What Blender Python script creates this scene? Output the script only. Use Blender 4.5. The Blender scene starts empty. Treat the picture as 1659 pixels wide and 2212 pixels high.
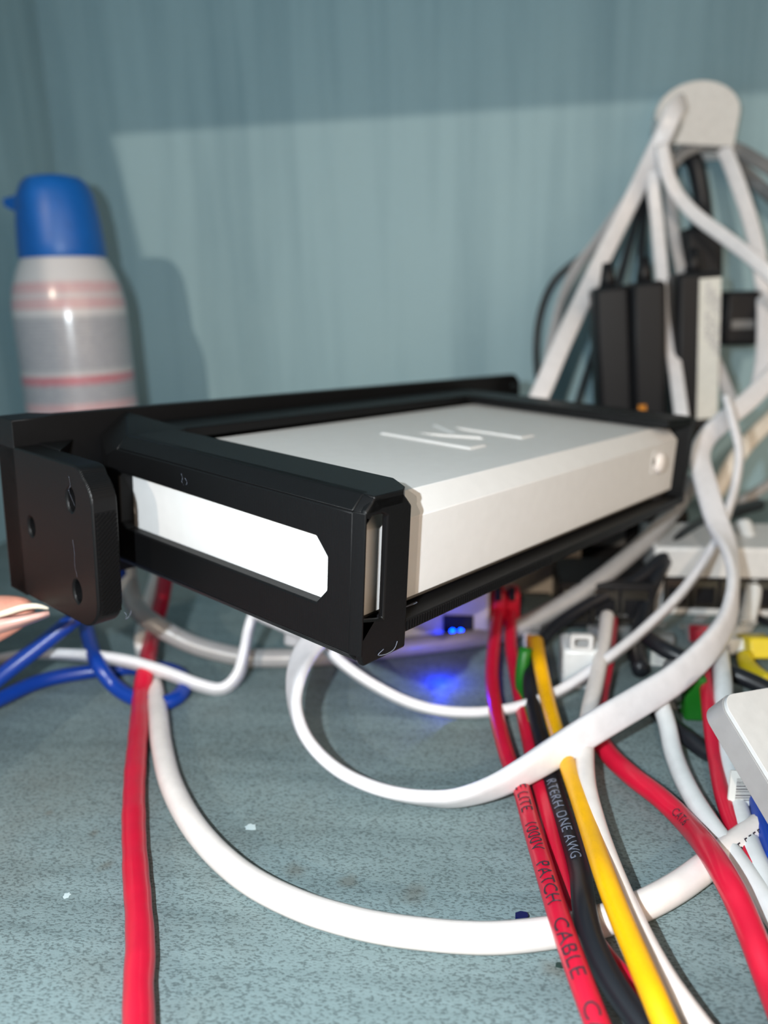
import bpy, bmesh, math, random
from mathutils import Vector, Matrix
random.seed(4)
S = bpy.context.scene
COL = S.collection
# ------------------------------------------------------------------ camera frame
H = 0.14            # camera height above the shelf (m)
FPX = 1682.95       # focal length in pixels of the 1659 x 2212 photograph
CX, CY = 829.5, 1106.0
R3 = Matrix(((0.64727739, -0.76132614, 0.03760967), (-0.17722045, -0.19829354, -0.96398786), (0.74136691, 0.61730234, -0.26327348)))
T3 = Vector((-0.00579204, 0.03255103, 0.17872897))     # bracket pose seen from the camera
Zc = Vector((-0.029, -0.964, -0.263)).normalized()   # world up, in camera axes
fw = Vector((0, 0, 1)); fw = (fw - Zc*fw.dot(Zc)).normalized()
rt = fw.cross(Zc).normalized()
if rt.x < 0: rt = -rt
yaw = math.radians(8.5)
Yc = (fw*math.cos(yaw) + rt*math.sin(yaw)).normalized()   # wall normal direction
Xc = (rt*math.cos(yaw) - fw*math.sin(yaw)).normalized()
MW = Matrix((Xc, Yc, Zc))            # camera axes (x right, y down, z forward) -> world
CAM = Vector((0, 0, H))
YW = 0.55                            # back wall
def cw(v): return CAM + MW @ Vector(v)
def P(px, py, d):
    if d > .42: d *= (YW/(MW @ Vector(((px-CX)/FPX, (py-CY)/FPX, 1))).y)/.548     # things close to the back wall: distance measured along it
    return P0(px, py, d)
def P0(px, py, d): return cw(((px-CX)/FPX*d, (py-CY)/FPX*d, d))
def ray(px, py): return MW @ Vector(((px-CX)/FPX, (py-CY)/FPX, 1))
def F(px, py, h=0.0):
    r = ray(px, py); s = (h-H)/r.z; return CAM + r*s
def WL(px, py, gap=0.0):
    r = ray(px, py); s = (YW-gap)/r.y; return CAM + r*s

cd = bpy.data.cameras.new('camera'); cam = bpy.data.objects.new('camera', cd); COL.objects.link(cam)
rc = (MW @ Matrix(((1,0,0),(0,-1,0),(0,0,-1)))).to_4x4()
cam.matrix_world = Matrix.Translation(CAM) @ rc
cd.sensor_fit = 'VERTICAL'; cd.sensor_height = 36; cd.sensor_width = 27; cd.lens = 36*FPX/2212
cd.clip_start = 0.005; cd.clip_end = 50
cd.dof.use_dof = True; cd.dof.focus_distance = 0.188; cd.dof.aperture_fstop = cd.lens/3.3
S.camera = cam
# ------------------------------------------------------------------ light
w = bpy.data.worlds.new('room'); S.world = w; w.use_nodes = True
w.node_tree.nodes['Background'].inputs[0].default_value = (1.0, 0.80, 0.58, 1)
w.node_tree.nodes['Background'].inputs[1].default_value = 0.13
def light(name, typ, loc, energy, color, **kw):
    l = bpy.data.lights.new(name, typ); l.energy = energy; l.color = color
    for k, v in kw.items(): setattr(l, k, v)
    o = bpy.data.objects.new(name, l); COL.objects.link(o); o.location = loc; return o
flash = light('phone_flash', 'POINT', cw((-0.045, -0.019, -0.012)), 3.7, (0.86, 0.95, 1.0), shadow_soft_size=0.0022)
ELEV = math.radians(22)
wl0 = WL(100, 190).x                      # left corner of the cupboard
zb = WL(820, 255).z                       # shadow edge of the cupboard top on the wall
xb = WL(358, 500).x                       # shadow edge of the cupboard side on the wall
YSHADE = -0.5                             # front end of the added, unseen panel that blocks room_lamp
AZ = math.atan((xb-wl0)/(YW-YSHADE))
ZTOP = zb + YW*math.tan(ELEV)/math.cos(AZ)
Ld = Vector((math.sin(AZ)*math.cos(ELEV), math.cos(AZ)*math.cos(ELEV), -math.sin(ELEV)))
lamp = light('room_lamp', 'SUN', (-.5, -2, 1.2), 1.0, (1.0, 0.84, 0.68), angle=math.radians(.6))
lamp.rotation_euler = Ld.to_track_quat('-Z', 'Y').to_euler()
fill = light('room_bounce', 'AREA', (1.0, -.75, .62), 10.0, (1.0, .76, .54), size=1.3)
fill.data.specular_factor = .25; lamp.data.specular_factor = .3
fill.rotation_euler = (Vector((-.05, .35, .05))-Vector((1.0, -.75, .62))).to_track_quat('-Z', 'Y').to_euler()
S.view_settings.view_transform = 'Standard'; S.view_settings.look = 'None'
S.view_settings.gamma = 1; S.view_settings.use_curve_mapping = False
S.view_settings.exposure = 0.0
# ------------------------------------------------------------------ materials
def srgb(r, g, b):
    f = lambda c: (c/255/12.92) if c/255 <= .04045 else ((c/255+.055)/1.055)**2.4
    return (f(r), f(g), f(b), 1)
def mat(name, col, rough=.5, spec=.5, metal=0, bump=None, var=0.0, emit=None, trans=0, coat=0, sss=0):
    m = bpy.data.materials.new(name); m.use_nodes = True; nt = m.node_tree; b = nt.nodes['Principled BSDF']
    b.inputs['Base Color'].default_value = col; b.inputs['Roughness'].default_value = rough
    b.inputs['Specular IOR Level'].default_value = spec; b.inputs['Metallic'].default_value = metal
    b.inputs['Transmission Weight'].default_value = trans; b.inputs['Coat Weight'].default_value = coat
    if sss:
        b.inputs['Subsurface Weight'].default_value = sss; b.inputs['Subsurface Radius'].default_value = (1, .35, .2); b.inputs['Subsurface Scale'].default_value = .004
    if emit: b.inputs['Emission Color'].default_value = emit[0]; b.inputs['Emission Strength'].default_value = emit[1]
    tc = nt.nodes.new('ShaderNodeTexCoord')
    n = nt.nodes.new('ShaderNodeTexNoise'); n.inputs['Scale'].default_value = 220; n.inputs['Detail'].default_value = 4
    nt.links.new(tc.outputs['Object'], n.inputs['Vector'])
    v = var or .05
    r = nt.nodes.new('ShaderNodeValToRGB')
    r.color_ramp.elements[0].position = .3; r.color_ramp.elements[1].position = .7
    r.color_ramp.elements[0].color = tuple(c*(1-v) for c in col[:3])+(1,); r.color_ramp.elements[1].color = tuple(min(1, c*(1+v)) for c in col[:3])+(1,)
    nt.links.new(n.outputs['Fac'], r.inputs[0]); nt.links.new(r.outputs[0], b.inputs['Base Color'])
    if bump:
        sc, st, dist = bump
        n2 = nt.nodes.new('ShaderNodeTexNoise'); n2.inputs['Scale'].default_value = sc; n2.inputs['Detail'].default_value = 3
        nt.links.new(tc.outputs['Object'], n2.inputs['Vector'])
        bp = nt.nodes.new('ShaderNodeBump'); bp.inputs['Strength'].default_value = st; bp.inputs['Distance'].default_value = dist
        nt.links.new(n2.outputs['Fac'], bp.inputs['Height']); nt.links.new(bp.outputs[0], b.inputs['Normal'])
    return m
def printed(name, col, rot, scale, dist, rough=.42):
    """3D printed plastic: fine parallel layer lines"""
    m = mat(name, col, rough, .22); nt = m.node_tree; b = nt.nodes['Principled BSDF']
    tc = nt.nodes.new('ShaderNodeTexCoord'); mp = nt.nodes.new('ShaderNodeMapping'); mp.inputs['Rotation'].default_value = rot
    wv = nt.nodes.new('ShaderNodeTexWave'); wv.inputs['Scale'].default_value = scale; wv.inputs['Distortion'].default_value = .6; wv.inputs['Detail'].default_value = 1
    wv.inputs['Detail Scale'].default_value = .3
    bp = nt.nodes.new('ShaderNodeBump'); bp.inputs['Strength'].default_value = .5; bp.inputs['Distance'].default_value = dist
    nt.links.new(tc.outputs['Object'], mp.inputs[0]); nt.links.new(mp.outputs[0], wv.inputs[0])
    nz = nt.nodes.new('ShaderNodeTexNoise'); nz.inputs['Scale'].default_value = 900
    nt.links.new(tc.outputs['Object'], nz.inputs['Vector'])
    ad = nt.nodes.new('ShaderNodeMath'); ad.operation = 'ADD'
    nt.links.new(wv.outputs['Fac'], ad.inputs[0]); nt.links.new(nz.outputs['Fac'], ad.inputs[1])
    nt.links.new(ad.outputs[0], bp.inputs['Height']); nt.links.new(bp.outputs[0], b.inputs['Normal'])
    return m
def painted_wood(name, base, streak, worn, rotz, grain_axis, wear):
    m = bpy.data.materials.new(name); m.use_nodes = True; nt = m.node_tree; N = nt.nodes; L = nt.links; b = N['Principled BSDF']
    b.inputs['Roughness'].default_value = .55; b.inputs['Specular IOR Level'].default_value = .35
    tc = N.new('ShaderNodeTexCoord')
    mp = N.new('ShaderNodeMapping'); mp.inputs['Rotation'].default_value = (0, 0, rotz)
    mp.inputs['Scale'].default_value = grain_axis
    L.new(tc.outputs['Object'], mp.inputs[0])
    g = N.new('ShaderNodeTexNoise'); g.inputs['Scale'].default_value = 1; g.inputs['Detail'].default_value = 6; g.inputs['Roughness'].default_value = .6; g.inputs['Distortion'].default_value = .35
    L.new(mp.outputs[0], g.inputs['Vector'])
    rg = N.new('ShaderNodeValToRGB'); rg.color_ramp.elements[0].position = .36; rg.color_ramp.elements[1].position = .56
    rg.color_ramp.elements[0].color = streak; rg.color_ramp.elements[1].color = base
    L.new(g.outputs['Fac'], rg.inputs[0])
    # blotchy wear and stains
    st = N.new('ShaderNodeTexNoise'); st.inputs['Scale'].default_value = 17; st.inputs['Detail'].default_value = 7; st.inputs['Roughness'].default_value = .65
    L.new(tc.outputs['Object'], st.inputs['Vector'])
    rs = N.new('ShaderNodeValToRGB'); rs.color_ramp.elements[0].position = .50; rs.color_ramp.elements[1].position = .72
    rs.color_ramp.elements[0].color = (0, 0, 0, 1); rs.color_ramp.elements[1].color = (wear, wear, wear, 1)
    L.new(st.outputs['Fac'], rs.inputs[0])
    mx = N.new('ShaderNodeMixRGB'); mx.inputs[2].default_value = worn
    L.new(rs.outputs[0], mx.inputs[0]); L.new(rg.outputs[0], mx.inputs[1])
    prev = mx
    if wear > .3:
        dn = N.new('ShaderNodeTexNoise'); dn.inputs['Scale'].default_value = 160; dn.inputs['Detail'].default_value = 3; L.new(tc.outputs['Object'], dn.inputs['Vector'])
        for px, py, rad in STAINS:
            c = F(px, py) - Vector(FLOOR_ORG)
            sb = N.new('ShaderNodeVectorMath'); sb.operation = 'DISTANCE'; L.new(tc.outputs['Object'], sb.inputs[0]); sb.inputs[1].default_value = (c.x, c.y, .018)
            dv = N.new('ShaderNodeMath'); dv.operation = 'DIVIDE'; L.new(sb.outputs['Value'], dv.inputs[0]); dv.inputs[1].default_value = rad
            ad = N.new('ShaderNodeMath'); ad.operation = 'ADD'; L.new(dv.outputs[0], ad.inputs[0]); L.new(dn.outputs['Fac'], ad.inputs[1])
            rr = N.new('ShaderNodeValToRGB'); rr.color_ramp.elements[0].position = .55; rr.color_ramp.elements[0].color = (.45,)*3+(1,); rr.color_ramp.elements[1].position = .95; rr.color_ramp.elements[1].color = (0, 0, 0, 1)
            L.new(ad.outputs[0], rr.inputs[0])
            ms = N.new('ShaderNodeMixRGB'); ms.inputs[2].default_value = srgb(96, 88, 74); L.new(rr.outputs[0], ms.inputs[0]); L.new(prev.outputs[0], ms.inputs[1]); prev = ms
    mx = prev
    # pores
    p = N.new('ShaderNodeTexNoise'); p.inputs['Scale'].default_value = 1; p.inputs['Detail'].default_value = 2
    mp2 = N.new('ShaderNodeMapping'); mp2.inputs['Rotation'].default_value = (0, 0, rotz); mp2.inputs['Scale'].default_value = ((1100, 2300, 2300) if wear > .3 else (900, 900, 500))
    L.new(tc.outputs['Object'], mp2.inputs[0]); L.new(mp2.outputs[0], p.inputs['Vector'])
    rp = N.new('ShaderNodeValToRGB'); rp.color_ramp.elements[0].position = .38; rp.color_ramp.elements[1].position = .5
    k = .42 if wear > .3 else .93
    rp.color_ramp.elements[0].color = (k, k, k, 1); rp.color_ramp.elements[1].color = (1, 1, 1, 1)
    L.new(p.outputs['Fac'], rp.inputs[0])
    m2 = N.new('ShaderNodeMixRGB'); m2.blend_type = 'MULTIPLY'; m2.inputs[0].default_value = .8
    L.new(mx.outputs[0], m2.inputs[1]); L.new(rp.outputs[0], m2.inputs[2]); L.new(m2.outputs[0], b.inputs['Base Color'])
    bp = N.new('ShaderNodeBump'); bp.inputs['Strength'].default_value = .35; bp.inputs['Distance'].default_value = .0004
    ad = N.new('ShaderNodeMath'); ad.operation = 'ADD'; L.new(g.outputs['Fac'], ad.inputs[0]); L.new(p.outputs['Fac'], ad.inputs[1])
    L.new(ad.outputs[0], bp.inputs['Height']); L.new(bp.outputs[0], b.inputs['Normal'])
    return m
M = {}
XR = 0.62
FLOOR_ORG = ((wl0+XR)/2, (YW-.06)/2, -.018)
STAINS = [(105,1756,.0035),(204,1800,.0042),(232,1868,.006),(752,1905,.006),(640,1880,.010),(1205,2100,.010),(900,1930,.014),(1130,1720,.006)]
M['wall'] = painted_wood('teal_painted_wall', srgb(145, 175, 185), srgb(130, 160, 171), srgb(149, 177, 184), 0, (48, 48, 2.2), .25)
M['shelf'] = painted_wood('worn_teal_shelf', srgb(127, 145, 147), srgb(111, 128, 130), srgb(110, 114, 108), math.radians(-10), (9, 70, 50), .5)
M['black'] = printed('black_printed_plastic', (.0035, .0034, .0038, 1), (0, 0, math.radians(90)), 900, .00006, .46)
M['black_hatch'] = printed('black_printed_hatch', (.010, .010, .011, 1), (math.radians(35), 0, 0), 210, .00025, .38)
M['black_dev'] = mat('black_plastic', (.009, .009, .011, 1), .45, .3, bump=(600, .2, .0002))
M['black_cable'] = mat('black_rubber', (.011, .012, .016, 1), .38)
M['device'] = mat('white_metal_case', (.70, .69, .685, 1), .48, .4, bump=(2500, .08, .0001), var=.02)
M['device_dark'] = mat('grey_metal_base', (.33, .32, .31, 1), .4, .5)
M['white_cable'] = mat('white_cable_jacket', (.80, .74, .71, 1), .32, .5, coat=.2)
M['cool_white_cable'] = mat('cool_white_cable_jacket', (.66, .68, .69, 1), .35)
M['flat_white'] = mat('flat_white_jacket', (.74, .73, .76, 1), .34, .5)
M['cream_cable'] = mat('cream_cable_jacket', (.66, .60, .52, 1), .35)
M['grey_cable'] = mat('grey_cable_jacket', (.32, .31, .31, 1), .33, .6)
M['pale_grey'] = mat('pale_grey_jacket', (.44, .44, .46, 1), .45)
M['dark_grey'] = mat('dark_grey_jacket', (.17, .17, .175, 1), .45)
M['red'] = mat('red_cable_jacket', (.56, .008, .035, 1), .33, .5, coat=.15)
M['blue'] = mat('blue_cable_jacket', (.003, .04, .30, 1), .33)
M['yellow'] = mat('yellow_cable_jacket', (.86, .43, .002, 1), .38)
M['yellow2'] = mat('yellow_boot', (.62, .48, .01, 1), .4)
M['green'] = mat('green_plastic', (.01, .14, .01, 1), .4)
M['orange'] = mat('orange_plastic', (.6, .22, .01, 1), .4)
M['white_plastic'] = mat('white_plastic', (.62, .62, .62, 1), .35)
M['beige'] = mat('beige_plastic', (.52, .46, .38, 1), .4)
M['capblue'] = mat('blue_cap_plastic', (.002, .105, .42, 1), .42)
M['clear'] = mat('clear_plastic', (.9, .92, .93, 1), .08, trans=.85)
M['gold'] = mat('gold_contact', (.8, .55, .2, 1), .3, metal=1)
M['ink'] = mat('dark_ink', (.03, .02, .03, 1), .6)
M['ink_light'] = mat('pale_ink', (.16, .18, .24, 1), .6)
M['ink_grey'] = mat('grey_ink', (.33, .32, .36, 1), .6)
M['paper'] = mat('label_paper', (.68, .68, .64, 1), .6)
M['led'] = mat('blue_led', (.02, .05, 1, 1), .4, emit=((.0, .03, 1, 1), 30))
M['metal'] = mat('dark_steel', (.25, .23, .2, 1), .3, metal=1)
M['skin'] = mat('skin', (.72, .32, .24, 1), .42, .4, bump=(900, .35, .0004), var=.14, sss=.25)
M['nail'] = mat('nail', (.72, .42, .37, 1), .3, .5, bump=(500, .1, .0002))
M['nail_edge'] = mat('nail_edge', (.75, .68, .55, 1), .4)
M['brown'] = mat('brown_stain', (.10, .07, .045, 1), .8)
M['speck'] = mat('pale_paint', (.52, .62, .64, 1), .6)
M['navy'] = mat('navy_plastic_chip', (.004, .008, .07, 1), .35)
M['bottle_green'] = mat('dark_green_speck', (.01, .03, .025, 1), .5)
def can_material():
    m = bpy.data.materials.new('can_label'); m.use_nodes = True; nt = m.node_tree; N = nt.nodes; L = nt.links; b = N['Principled BSDF']
    b.inputs['Roughness'].default_value = .2
    tc = N.new('ShaderNodeTexCoord'); sp = N.new('ShaderNodeSeparateXYZ'); L.new(tc.outputs['Object'], sp.inputs[0])
    mr = N.new('ShaderNodeMapRange'); mr.inputs[1].default_value = .018; mr.inputs[2].default_value = .198; L.new(sp.outputs[2], mr.inputs[0])
    rp = N.new('ShaderNodeValToRGB'); cr = rp.color_ramp; cr.interpolation = 'LINEAR'
    W_, Rd, Pk, G = (.60,.58,.59,1), (.50,.10,.14,1), (.60,.34,.36,1), (.30,.31,.35,1)
    # heights measured from the base of the can (m)
    stops = [(0,W_),(.048,W_),(.052,Pk),(.056,W_),(.064,W_),(.0655,Pk),(.069,Pk),(.0705,G),(.0795,G),(.081,Rd),(.0845,Rd),(.086,W_),(.089,G),(.117,G),(.119,W_),(.1215,W_),(.1225,Pk),(.1275,Pk),(.1285,W_),(.132,Pk),(.136,Pk),(.1375,W_)]
    while len(cr.elements) < len(stops): cr.elements.new(.5)
    for e, (z, c) in zip(cr.elements, stops): e.position = z/.18
    for e, (z, c) in zip(cr.elements, stops): e.color = c
    L.new(mr.outputs[0], rp.inputs[0])
    # rows of tiny print
    wv = N.new('ShaderNodeTexWave'); wv.bands_direction = 'Z'; wv.inputs['Scale'].default_value = 160; L.new(tc.outputs['Object'], wv.inputs[0])
    nz = N.new('ShaderNodeTexNoise'); nz.inputs['Scale'].default_value = 420; L.new(tc.outputs['Object'], nz.inputs['Vector'])
    mu = N.new('ShaderNodeMath'); mu.operation = 'MULTIPLY'; L.new(wv.outputs['Fac'], mu.inputs[0]); L.new(nz.outputs['Fac'], mu.inputs[1])
    mx = N.new('ShaderNodeMixRGB'); mx.inputs[2].default_value = (.62,.60,.62,1)
    L.new(mu.outputs[0], mx.inputs[0]); L.new(rp.outputs[0], mx.inputs[1]); L.new(mx.outputs[0], b.inputs['Base Color'])
    return m
M['can'] = can_material()
# ------------------------------------------------------------------ helpers
def tag(o, label=None, cat=None, group=None, kind=None):
    if label: o['label'] = label
    if cat: o['category'] = cat
    if group: o['group'] = group
    if kind: o['kind'] = kind
    return o
def empty(name, label, cat, loc=(0,0,0), group=None, mw=None):
    o = bpy.data.objects.new(name, None); COL.objects.link(o); o.empty_display_size = .01
    if mw is not None: o.matrix_world = mw
    else: o.location = loc
    return tag(o, label, cat, group)
def obj(name, bm, m, parent=None, smooth=False, bevel=0, seg=2, world=True):
    """one mesh object. world=True: the bmesh is in world metres; else in the parent's local space"""
    bmesh.ops.recalc_face_normals(bm, faces=bm.faces)
    me = bpy.data.meshes.new(name); bm.to_mesh(me); bm.free()
    me.materials.append(m)
    for p in me.polygons: p.use_smooth = smooth
    o = bpy.data.objects.new(name, me); COL.objects.link(o)
    if parent is not None:
        o.parent = parent
        if world:
            o.matrix_parent_inverse = Matrix.Identity(4)
            me.transform(wm(parent).inverted())
    elif world:
        c = sum((v.co for v in me.vertices), Vector())/max(1, len(me.vertices))
        z = min(v.co.z for v in me.vertices); c.z = z
        me.transform(Matrix.Translation(-c)); o.location = c
    if bevel:
        b = o.modifiers.new('bevel', 'BEVEL'); b.width = bevel; b.segments = seg; b.limit_method = 'ANGLE'; b.angle_limit = math.radians(35)
        for p in me.polygons: p.use_smooth = True
        me.set_sharp_from_angle(angle=math.radians(30)) if hasattr(me, 'set_sharp_from_angle') else None
    return o
def wm(o):
    m = o.matrix_basis.copy()
    while o.parent: o = o.parent; m = o.matrix_basis @ m
    return m
def box(bm, x0, x1, y0, y1, z0, z1, mtx=None):
    vs = [bm.verts.new((x, y, z)) for x in (x0, x1) for y in (y0, y1) for z in (z0, z1)]
    for f in ((0,1,3,2),(4,6,7,5),(0,4,5,1),(2,3,7,6),(0,2,6,4),(1,5,7,3)): bm.faces.new([vs[i] for i in f])
    if mtx is not None:
        for v in vs: v.co = mtx @ v.co
    return vs
def hull(bm, pts):
    vs = [bm.verts.new(p) for p in pts]
    bmesh.ops.convex_hull(bm, input=vs)
def slab(bm, outer, holes, fn, t0, t1):
    """plate with holes; fn(a, b, t) -> point"""
    loops = [outer]+list(holes)
    rings = []
    for t in (t0, t1):
        es = []; rr = []
        for lp in loops:
            vs = [bm.verts.new(fn(a, b, t)) for a, b in lp]; rr.append(vs)
            for i in range(len(vs)): es.append(bm.edges.new((vs[i], vs[(i+1) % len(vs)])))
        bmesh.ops.triangle_fill(bm, use_beauty=True, use_dissolve=False, edges=es)
        rings.append(rr)
    for a, b in zip(*rings):
        n = len(a)
        for i in range(n): bm.faces.new((a[i], a[(i+1) % n], b[(i+1) % n], b[i]))
def circ(cx, cy, r, n=20, ry=None):
    return [(cx+r*math.cos(2*math.pi*i/n), cy+(ry or r)*math.sin(2*math.pi*i/n)) for i in range(n)]
def rrect(x0, x1, y0, y1, r, n=6):
    out = []
    for cx, cy, a0 in ((x1-r, y1-r, 0), (x0+r, y1-r, 90), (x0+r, y0+r, 180), (x1-r, y0+r, 270)):
        for i in range(n+1):
            a = math.radians(a0+90*i/n); out.append((cx+r*math.cos(a), cy+r*math.sin(a)))
    return out
def lathe(bm, prof, n=40, sx=1, sy=1, cap=True):
    rings = []
    for r, z in prof:
        rings.append([bm.verts.new((r*sx*math.cos(2*math.pi*i/n), r*sy*math.sin(2*math.pi*i/n), z)) for i in range(n)])
    for a, b in zip(rings, rings[1:]):
        for i in range(n): bm.faces.new((a[i], a[(i+1) % n], b[(i+1) % n], b[i]))
    if cap: bm.faces.new(rings[0]); bm.faces.new(rings[-1])
def spline(pts, step=.0022):
    """Catmull-Rom through pts (Vector, extra...) resampled"""
    n = len(pts); out = []
    for i in range(n-1):
        p0 = pts[max(i-1, 0)]; p1 = pts[i]; p2 = pts[i+1]; p3 = pts[min(i+2, n-1)]
        k = max(2, int((Vector(p2[:3])-Vector(p1[:3])).length/step))
        for j in range(k):
            t = j/k
            out.append([.5*((2*b)+(c-a)*t+(2*a-5*b+4*c-d)*t*t+(3*b-a-3*c+d)*t**3) for a, b, c, d in zip(p0, p1, p2, p3)])
    out.append(list(pts[-1]))
    return out
CABLES = {}
def cable(name, pts, w, th, m, label, cat='cable', group=None, text=None, parent=None, step=.0022, nseg=14, wob=0):
    """pts: (px, py, k[, roll]); k < 1 is distance from the camera (m), k >= 1 height over the shelf (mm).
       w, th: width and thickness in mm; roll (deg) turns the wide side away from the viewer"""
    cp = []
    for q in pts:
        px, py, k = q[:3]; roll = q[3] if len(q) > 3 else 0; sc = q[4] if len(q) > 4 else 1
        p = F(px, py, k/1000) if k >= 1 else P(px, py, k)
        cp.append((p.x, p.y, p.z, roll, sc))
    if pts[-1][1] > 2200:      # runs on toward the front of the shelf
        a_, b_ = Vector(cp[-2][:3]), Vector(cp[-1][:3]); dv = (b_-a_); dv.z = 0; st_ = max(dv.length, .008); dv = dv.normalized()*st_; k_ = 0
        while k_*st_ < .085:
            k_ += 1; cp.append((b_.x+dv.x*k_, b_.y+dv.y*k_, max(th/2000, b_.z-k_*.002), cp[-1][3], cp[-1][4]))
    sp = spline(cp, step); C = [Vector(s[:3]) for s in sp]
    for i, c in enumerate(C):
        lo = th/2000*1.02
        if c.z < lo: c.z = lo
        if c.y > YW-lo: c.y = YW-lo
    bm = bmesh.new(); rings = []; fr = []
    arc = 0; prevW = None
    for i, c in enumerate(C):
        T = (C[min(i+1, len(C)-1)]-C[max(i-1, 0)]).normalized()
        V = (CAM-c).normalized()
        W0 = T.cross(V)
        if W0.length < .05 and prevW is not None: W0 = prevW
        W0.normalize(); prevW = W0
        N0 = W0.cross(T).normalized()
        a = math.radians(sp[i][3]); Wv = W0*math.cos(a)+N0*math.sin(a); Nv = N0*math.cos(a)-W0*math.sin(a)
        if i: arc += (c-C[i-1]).length
        fr.append((arc, c, T, Wv, Nv)); s = sp[i][4]
        if wob: s *= 1+wob*math.sin(arc*420+1.3)*math.sin(arc*163)
        ring = []
        for j in range(nseg):
            b = 2*math.pi*j/nseg; cx, sy = math.cos(b), math.sin(b)
            if th < w*.75:   # squarer section for flat cable
                cx = math.copysign(abs(cx)**.6, cx); sy = math.copysign(abs(sy)**.6, sy)
            ring.append(bm.verts.new(c+Wv*(cx*w/2000*s)+Nv*(sy*th/2000*s)))
        rings.append(ring)
    for a, b in zip(rings, rings[1:]):
        for j in range(nseg): bm.faces.new((a[j], a[(j+1) % nseg], b[(j+1) % nseg], b[j]))
    bm.faces.new(rings[0]); bm.faces.new(rings[-1])
    o = obj(name, bm, m, parent, smooth=True)
    if parent is None: tag(o, label, cat, group)
    if text: lettering(o, fr, w/2000, th/2000, *text)
    return o, fr
def text_mesh(s, size):
    cu = bpy.data.curves.new('t', 'FONT'); cu.body = s; cu.size = size; cu.space_character = 1.08
    to = bpy.data.objects.new('t', cu); COL.objects.link(to)
    dg = bpy.context.evaluated_depsgraph_get(); dg.update()
    me = bpy.data.meshes.new_from_object(to.evaluated_get(dg))
    bpy.data.objects.remove(to); return me
def lettering(o, fr, a, h, s, start, size, m, shift=0, flip=False):
    """print s along the cable from arc length start (m); letters size in m"""
    if start < -1:      # start where the cable passes this picture row
        px = lambda c: (lambda q: CY+FPX*q.y/q.z)(MW.transposed() @ (c-CAM))
        row = -start; start = min(fr, key=lambda f_: abs(px(f_[1])-row)+(0 if f_[0] > .03 else 500))[0]
    elif start < 0: pass
    me = text_mesh(s, size); bm = bmesh.new(); bm.from_mesh(me)
    bmesh.ops.triangulate(bm, faces=bm.faces)
    bmesh.ops.subdivide_edges(bm, edges=[e for e in bm.edges if e.calc_length() > size*.3], cuts=2)
    for v in bm.verts:
        x, y = v.co.x, v.co.y-size*.35+shift
        if flip: y = -y; x = -x
        s_ = start+x
        k = 0
        lo, hi = 0, len(fr)-2
        while lo < hi:
            mid = (lo+hi)//2
            if fr[mid+1][0] < s_: lo = mid+1
            else: hi = mid
        k = lo; A, B = fr[k], fr[k+1]; t = max(0, min(1, (s_-A[0])/max(1e-9, B[0]-A[0])))
        c = A[1].lerp(B[1], t); Wv = A[3].lerp(B[3], t).normalized(); Nv = A[4].lerp(B[4], t).normalized()
        y = max(-a*.97, min(a*.97, y))
        ex = 2 if h > a*.7 else 4
        z = h*(1-abs(y/a)**ex)**(1/ex)+.00016
        v.co = c - Wv*y + Nv*z
    return obj('printed_lettering', bm, m, o)
# ------------------------------------------------------------------ the cupboard
def struct(name, bm, m, parent=None, **k):
    o = obj(name, bm, m, parent, **k); o['kind'] = 'structure'; return o
bm = bmesh.new(); box(bm, wl0-.018, XR, YW, YW+.018, -.018, ZTOP+.018); struct('wall_back', bm, M['wall'])
bm = bmesh.new(); box(bm, wl0-.018, wl0, 0.0, YW, -.018, ZTOP+.018); struct('wall_left', bm, M['wall'])
bm = bmesh.new(); box(bm, wl0, XR, -.06, YW, -.018, 0); struct('floor', bm, M['shelf'])
bm = bmesh.new(); box(bm, wl0, XR, 0.0, YW, ZTOP, ZTOP+.018); struct('ceiling', bm, M['wall'])
bm = bmesh.new(); box(bm, wl0-.018, wl0, YSHADE, -.002, -.018, ZTOP+.018); struct('added_shade_panel', bm, M['wall'])  # out-of-view panel added to keep the can in shadow from room_lamp
# ------------------------------------------------------------------ bracket (rack mount)
BM = Matrix.Translation(cw(T3)) @ (MW @ R3).to_4x4()
bracket = empty('rack_bracket', 'black printed plastic rack bracket cradling the white metal box, its ear held by a thumb', 'bracket', mw=BM)
mm = .001
def L(*p): return Vector(p)*mm
K = M['black']
def bobj(name, bm, m=K, bevel=.35, parent=bracket): return obj(name, bm, m, parent, bevel=bevel*mm, seg=2, world=False)
# end plate with window (faces the camera)
bm = bmesh.new()
win = [(14.5,25.1),(10.7,20.8),(10.7,12.6),(14.2,8.6),(95,9),(101.5,13),(101.5,21.5),(96,26)]
slab(bm, [(3,-1.2),(3,33.2),(9.8,33.2),(97.6,33.2),(103.8,30.2),(103.8,-1.2),(9.8,-1.2)], [win], lambda a, b, t: L(t if t == 0 or a > 5 else 1.0, a, b), 0, 3.6)
bobj('end_plate', bm, bevel=.5)
bm = bmesh.new(); hull(bm, [L(*p) for p in ((0,3,-1.2),(0,103.8,-1.2),(2.6,3,-3.8),(2.6,103.8,-3.8),(6,3,-3.8),(6,103.8,-3.8),(6,3,-1.2),(6,103.8,-1.2))])
bobj('bottom_lip', bm)
# chamfered top border and frame
bm = bmesh.new()
yr = 2.0
for ya, yb in ((3.2, 97.6),):
    hull(bm, [L(*p) for y in (ya, yb) for p in ((0,y,33.2),(3.4,y,36.7),(6,y,36.7),(6,y,33.2))])
bobj('top_chamfer', bm)
bm = bmesh.new()
slab(bm, [(3.4,-.2),(13.6,-.2),(16.6,1.8),(21.2,9),(21.2,98.3),(184,98.3),(184,3),(206,0),(206,117),(16,117),(3.4,97.6)], [], lambda a, b, t: L(a, b, t), 33.2, 36.7)
bobj('top_frame', bm)
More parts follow.
